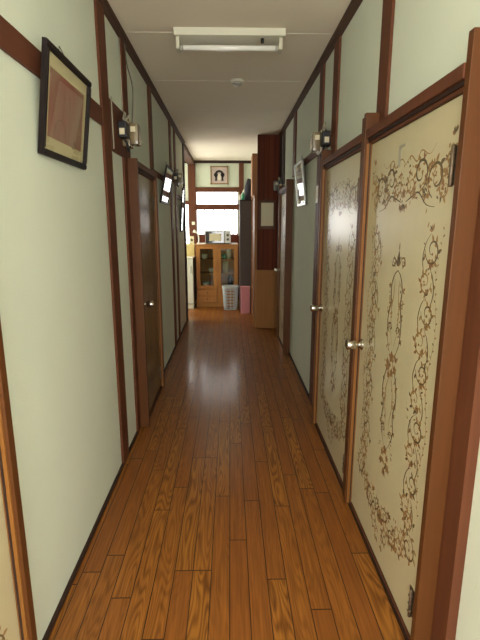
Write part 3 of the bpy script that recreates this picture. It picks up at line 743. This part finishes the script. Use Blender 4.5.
# laundry basket: tapered, perforated
bk = thing('laundry_basket', (.003, 7.38, 0), 'pale grey slatted laundry basket in front of the cupboard', 'basket')
mbk = MB()
def ringpt(t, z):
    k = .106+.026*z/.40; a = t*2*PI; n = 4.5
    cx = math.copysign(abs(math.cos(a))**(2/n), math.cos(a)); sy = math.copysign(abs(math.sin(a))**(2/n), math.sin(a))
    return (.003+cx*k, 7.38+sy*k*.85, z)
for z in (.006, .05, .10, .15, .20, .25, .30, .345): mbk.tube([ringpt(i/48, z) for i in range(49)], .005, 6)
for i in range(32): mbk.tube([ringpt(i/32, z) for z in (.004, .12, .24, .36)], .005, 5)
wpart(mbk, 'basket_wall', M['basket'], bk)
wpart(MB().tube([ringpt(i/48, .385) for i in range(49)], .012, 8).tube([ringpt(i/48, .365) for i in range(49)], .009, 8), 'rim', M['basket'], bk)
wpart(MB().prism([ringpt(i/40, .0)[:2] for i in range(40)], 'z', .001, .008), 'basket_bottom', M['basket'], bk)

# ------------------------------------------------------------------ glass-fronted cupboard
CX0, CX1, CY0, CY1, CH = -.572, .132, 7.60, 8.03, 1.065
cu = thing('glass_cupboard', ((CX0+CX1)/2, (CY0+CY1)/2, 0), 'varnished pine cupboard with two glass doors and drawers under the window', 'cupboard')
MX = (CX0+CX1)/2
bd = MB()
bd.box(CX0, CX0+.02, CY0, CY1, .0, CH-.025); bd.box(CX1-.02, CX1, CY0, CY1, 0, CH-.025); bd.box(CX0+.02, CX1-.02, CY1-.01, CY1, .04, CH-.025)
bd.box(CX0+.02, CX1-.02, CY0, CY1-.01, .30, .318); bd.box(CX0+.02, CX1-.02, CY0+.01, CY1-.01, .06, .075); bd.box(CX0+.02, CX1-.02, CY0+.008, CY0+.026, 0, .06)
bd.box(MX-.01, MX+.01, CY0+.002, CY1-.01, .075, .30)
wpart(bd, 'body', M['pine'], cu)
wpart(MB().box(CX0-.008, CX1+.008, CY0-.022, CY1, CH-.025, CH, bev=.003), 'top', M['pine'], cu)
for z in (.56, .80): wpart(MB().box(CX0+.02, CX1-.02, CY0+.03, CY1-.01, z, z+.012), 'shelf', M['pine'], cu)
for a, b in ((CX0+.004, MX-.002), (MX+.002, CX1-.004)):
    d = MB(); z0, z1 = .322, CH-.03; s = .062; y = CY0-.019
    d.box(a, b, y, CY0-.001, z0, z0+.055, bev=.002); d.box(a, b, y, CY0-.001, z1-.045, z1, bev=.002)
    d.box(a, a+s, y, CY0-.001, z0+.055, z1-.045, bev=.002); d.box(b-s, b, y, CY0-.001, z0+.055, z1-.045, bev=.002)
    do = wpart(d, 'glass_door', M['pine'], cu)
    wpart(MB().box(a+s-.004, b-s+.004, y+.007, y+.010, z0+.05, z1-.04), 'pane', M['cabglass'], cu, do)
    kx = b-.03 if a < MX-.1 else a+.03
    wpart(MB().lathe([(0, .006), (.01, .006), (.014, .011), (.022, .009), (.023, .001)], (kx, y, .66), (0, -1, 0), 14), 'knob', M['bronze'], cu, do)
for z0, z1 in ((.195, .297), (.082, .190)):
    d = wpart(MB().box(CX0+.006, MX-.012, CY0-.017, CY0-.001, z0, z1, bev=.003), 'drawer', M['pine'], cu)
    wpart(MB().lathe([(0, .006), (.01, .006), (.014, .011), (.022, .009), (.023, .001)], ((CX0+MX)/2, CY0-.017, (z0+z1)/2), (0, -1, 0), 14), 'knob', M['bronze'], cu, d)
d = wpart(MB().box(MX+.012, CX1-.006, CY0-.017, CY0-.001, .082, .297, bev=.003), 'lower_door', M['pine'], cu)
wpart(MB().lathe([(0, .006), (.01, .006), (.014, .011), (.022, .009), (.023, .001)], (MX+.045, CY0-.017, .25), (0, -1, 0), 14), 'knob', M['bronze'], cu, d)
# things behind the glass
def bowl(x, y, z, r, h, m, label, name='bowl', grp=None):
    b = MB().lathe([(0, r*.4), (.004, r*.45), (h*.5, r*.85), (h, r), (h-.003, r*.94), (h*.5, r*.75), (.006, r*.3)], (x, y, z), (0, 0, 1), 18)
    tag(b.build(name, m), label, 'bowl', grp)
G = 'bowls behind the left glass door'
for i in range(3): bowl(-.44, 7.74, .812+i*.018, .055, .045, M['pale'], 'pale bowl nested in the stack on the upper cupboard shelf, left door', grp=G)
for i in range(3): bowl(-.32, 7.76, .572+i*.018, .05, .045, M['silver'], 'grey bowl nested in the stack on the middle cupboard shelf, left door', grp='grey bowls in the cupboard')
bowl(-.42, 7.75, .318, .07, .10, M['basket'], 'large grey bowl on the cupboard floor behind the left glass')
bowl(-.10, 7.72, .812, .045, .08, M['green'], 'green bowl on the upper shelf behind the right glass door')
j = MB().lathe([(0, .04), (.12, .042), (.15, .03), (.17, .03)], (-.02, 7.75, .812), (0, 0, 1), 16); tag(j.build('jar', M['pale']), 'pale jar beside the green bowl behind the right glass', 'jar')
j = MB().lathe([(0, .05), (.16, .052), (.19, .04), (.20, .03)], (-.08, 7.74, .572), (0, 0, 1), 16); tag(j.build('jar', M['cream']), 'wide cream jar on the middle shelf behind the right glass', 'jar')
j = MB().lathe([(0, .04), (.16, .042), (.19, .02), (.22, .02)], (.0, 7.74, .318), (0, 0, 1), 16); tag(j.build('bottle', M['navy']), 'dark bottle on the cupboard floor behind the right glass', 'bottle')

# microwave
mw = thing('microwave_oven', (-.2, 7.78, CH), 'silver microwave oven with dark glass door on the pine cupboard', 'microwave')
x0, x1, y0, z0, z1 = -.417, .012, 7.66, CH+.012, CH+.222
wpart(MB().box(x0, x1, y0, y0+.33, z0, z1, bev=.006), 'casing', M['silver'], mw)
d = wpart(MB().box(x0+.006, x0+.325, y0-.018, y0-.001, z0+.008, z1-.008, bev=.004), 'door', M['ovenglass'], mw)
wpart(MB().box(x0+.07, x0+.27, y0-.0205, y0-.0175, z0+.045, z1-.045, bev=.001), 'window_reflection', M['cream'], mw, d)  # cream panel paints a pale reflection onto the dark oven glass
wpart(MB().tube([(x0+.315, y0-.018, z0+.03), (x0+.315, y0-.038, z0+.045), (x0+.315, y0-.038, z1-.045), (x0+.315, y0-.018, z1-.03)], .006, 8), 'handle', M['silver'], mw, d)
wpart(MB().box(x0+.33, x1-.004, y0-.014, y0-.001, z0+.008, z1-.008, bev=.003), 'control_panel', M['silver'], mw)
for z in (.07, .14): wpart(MB().lathe([(0, .022), (.014, .020), (.016, .003)], (x0+.378, y0-.014, z0+z), (0, -1, 0), 16), 'dial', M['cable'], mw)
for a, b in ((x0+.04, y0+.04), (x1-.04, y0+.04), (x0+.04, y0+.29), (x1-.04, y0+.29)): wpart(MB().lathe([(0, .014), (.013, .016)], (a, b, CH), (0, 0, 1), 12), 'foot', M['black'], mw)
tag(MB().box(-.565, -.43, 7.62, 7.90, CH, CH+.014, bev=.004).build('tray', M['white']), 'white tray on the cupboard left of the microwave', 'tray')
tag(MB().box(.022, .128, 7.64, 7.90, CH, CH+.014, bev=.004).build('tray', M['white']), 'white tray on the cupboard right of the microwave', 'tray')
# white angular spout / lamp at the left corner of the cupboard
ds = thing('desk_lamp', (-.585, 7.72, CH), 'small white lamp with slanted head at the left end of the cupboard', 'lamp')
wpart(MB().lathe([(0, .032), (.008, .030), (.014, .01)], (-.535, 7.70, CH+.014), (0, 0, 1), 18), 'base', M['white'], ds)
wpart(MB().tube(catmull3([(-.535, 7.70, CH+.025), (-.53, 7.70, CH+.10), (-.545, 7.70, CH+.17), (-.57, 7.69, CH+.205)]), .010, 8), 'arm', M['white'], ds)
wpart(MB().lathe([(0, .010), (.02, .016), (.075, .026), (.077, .022)], (-.55, 7.69, CH+.185), (-.85, 0, .5), 16), 'lamp_shade', M['white'], ds)

# low fridge at the left
fr = thing('refrigerator', (-.86, 7.75, 0), 'low white refrigerator at the left beside the cupboard', 'refrigerator')
wpart(MB().box(-1.12, -.612, 7.45, 8.05, .075, .84, bev=.006), 'body', M['fridgeshade'], fr)
d = wpart(MB().box(-1.12, -.614, 7.40, 7.446, .09, .835, bev=.01), 'door', M['fridge'], fr)
wpart(MB().box(-.66, -.635, 7.385, 7.399, .60, .72, bev=.004), 'handle', M['silver'], fr, d)
wpart(MB().box(-1.125, -.607, 7.395, 8.055, .84, .862, bev=.006), 'top', M['white'], fr)
wpart(MB().box(-1.11, -.62, 7.43, 8.04, 0, .075, bev=.004), 'plinth', M['white'], fr)
tag(MB().box(-.80, -.612, 7.72, 8.00, .8625, 1.06, bev=.006).build('straw_box', M['yellow']), 'straw-yellow box on top of the low refrigerator', 'box')
ck = thing('table_clock', (-.665, 7.86, 1.06), 'small cream-framed clock standing on the straw-yellow box', 'clock')
wpart(MB().box(-.705, -.625, 7.845, 7.865, 1.0605, 1.195, bev=.004), 'case', M['cream'], ck)
wpart(MB().lathe([(0, .026), (.003, .025)], (-.665, 7.8445, 1.13), (0, -1, 0), 20), 'dial', M['greycase'], ck)
sp = thing('wall_switch', (-.665, BACK-.05, 1.38), 'small cream switch on the dark red corner post', 'switch')
wpart(MB().box(-.69, -.635, BACK-.062, BACK-.051, 1.385, 1.44, bev=.003), 'plate', M['white'], sp)
wpart(MB().box(-.672, -.653, BACK-.067, BACK-.062, 1.40, 1.425, bev=.001), 'rocker', M['cream'], sp)

# bamboo framed picture on the back wall: two dark dangling shapes around a pale vase
bp = thing('bamboo_picture', (-.187, BACK, 2.09), 'small square bamboo-framed dark ink picture above the transom', 'picture')
f = MB()
a0, a1, q0, q1 = -.335, -.038, 2.105, 2.395
for z in (q0, q1): f.lathe([(0, .010), (a1-a0+.03, .010)], (a0-.015, BACK-.022, z), (1, 0, 0), 10)
for x in (a0, a1): f.lathe([(0, .010), (q1-q0+.03, .010)], (x, BACK-.026, q0-.015), (0, 0, 1), 10)
wpart(f, 'frame', M['bamboo'], bp)
wpart(MB().box(a0, a1, BACK-.018, BACK-.002, q0, q1), 'sheet', M['mauve'], bp)
s_ = MB(); cx = -.187; y = BACK-.0186
def blob(pts): s_.prism(pts, 'y', y-.002, y)
arch = []
for i in range(13):
    t = PI*i/12; arch.append((cx+.078*math.cos(t), 2.27+.070*math.sin(t)))
for i in range(13):
    t = PI-PI*i/12; arch.append((cx+.040*math.cos(t), 2.265+.035*math.sin(t)))
blob(arch)
for sg in (-1, 1):
    blob([(cx+sg*(.060+.036*math.cos(t*PI/6)), 2.258+.038*math.sin(t*PI/6)) for t in range(12)])
    blob([(cx+sg*.034, 2.25), (cx+sg*.088, 2.25), (cx+sg*.070, 2.20), (cx+sg*.080, 2.155), (cx+sg*.034, 2.155), (cx+sg*.042, 2.19)])
wpart(s_, 'ink_figures', M['ink'], bp)
v = MB().prism([(cx-.012, 2.27), (cx+.012, 2.27), (cx+.022, 2.24), (cx+.026, 2.20), (cx+.016, 2.165), (cx-.016, 2.165), (cx-.026, 2.20), (cx-.022, 2.24)], 'y', y-.002, y)
wpart(v, 'pale_vase', M['pale'], bp)

# ------------------------------------------------------------------ light
w = bpy.data.worlds.new('World'); bpy.context.scene.world = w; w.use_nodes = True
w.node_tree.nodes['Background'].inputs[0].default_value = (.8, .9, 1, 1); w.node_tree.nodes['Background'].inputs[1].default_value = .3

# ------------------------------------------------------------------ camera
cam = bpy.data.cameras.new('camera'); co = bpy.data.objects.new('camera', cam); C.objects.link(co)
co.location = (0, 0, 1.4); co.rotation_euler = (PI/2-math.atan(96/446), 0, -math.radians(1.26))
cam.sensor_fit = 'VERTICAL'; cam.sensor_height = 24; cam.lens = 446/640*24; cam.clip_start = .02
sc = bpy.context.scene; sc.camera = co
sc.view_settings.view_transform = 'Standard'; sc.view_settings.look = 'None'; sc.view_settings.gamma = 1; sc.view_settings.use_curve_mapping = False
sc.view_settings.exposure = .56
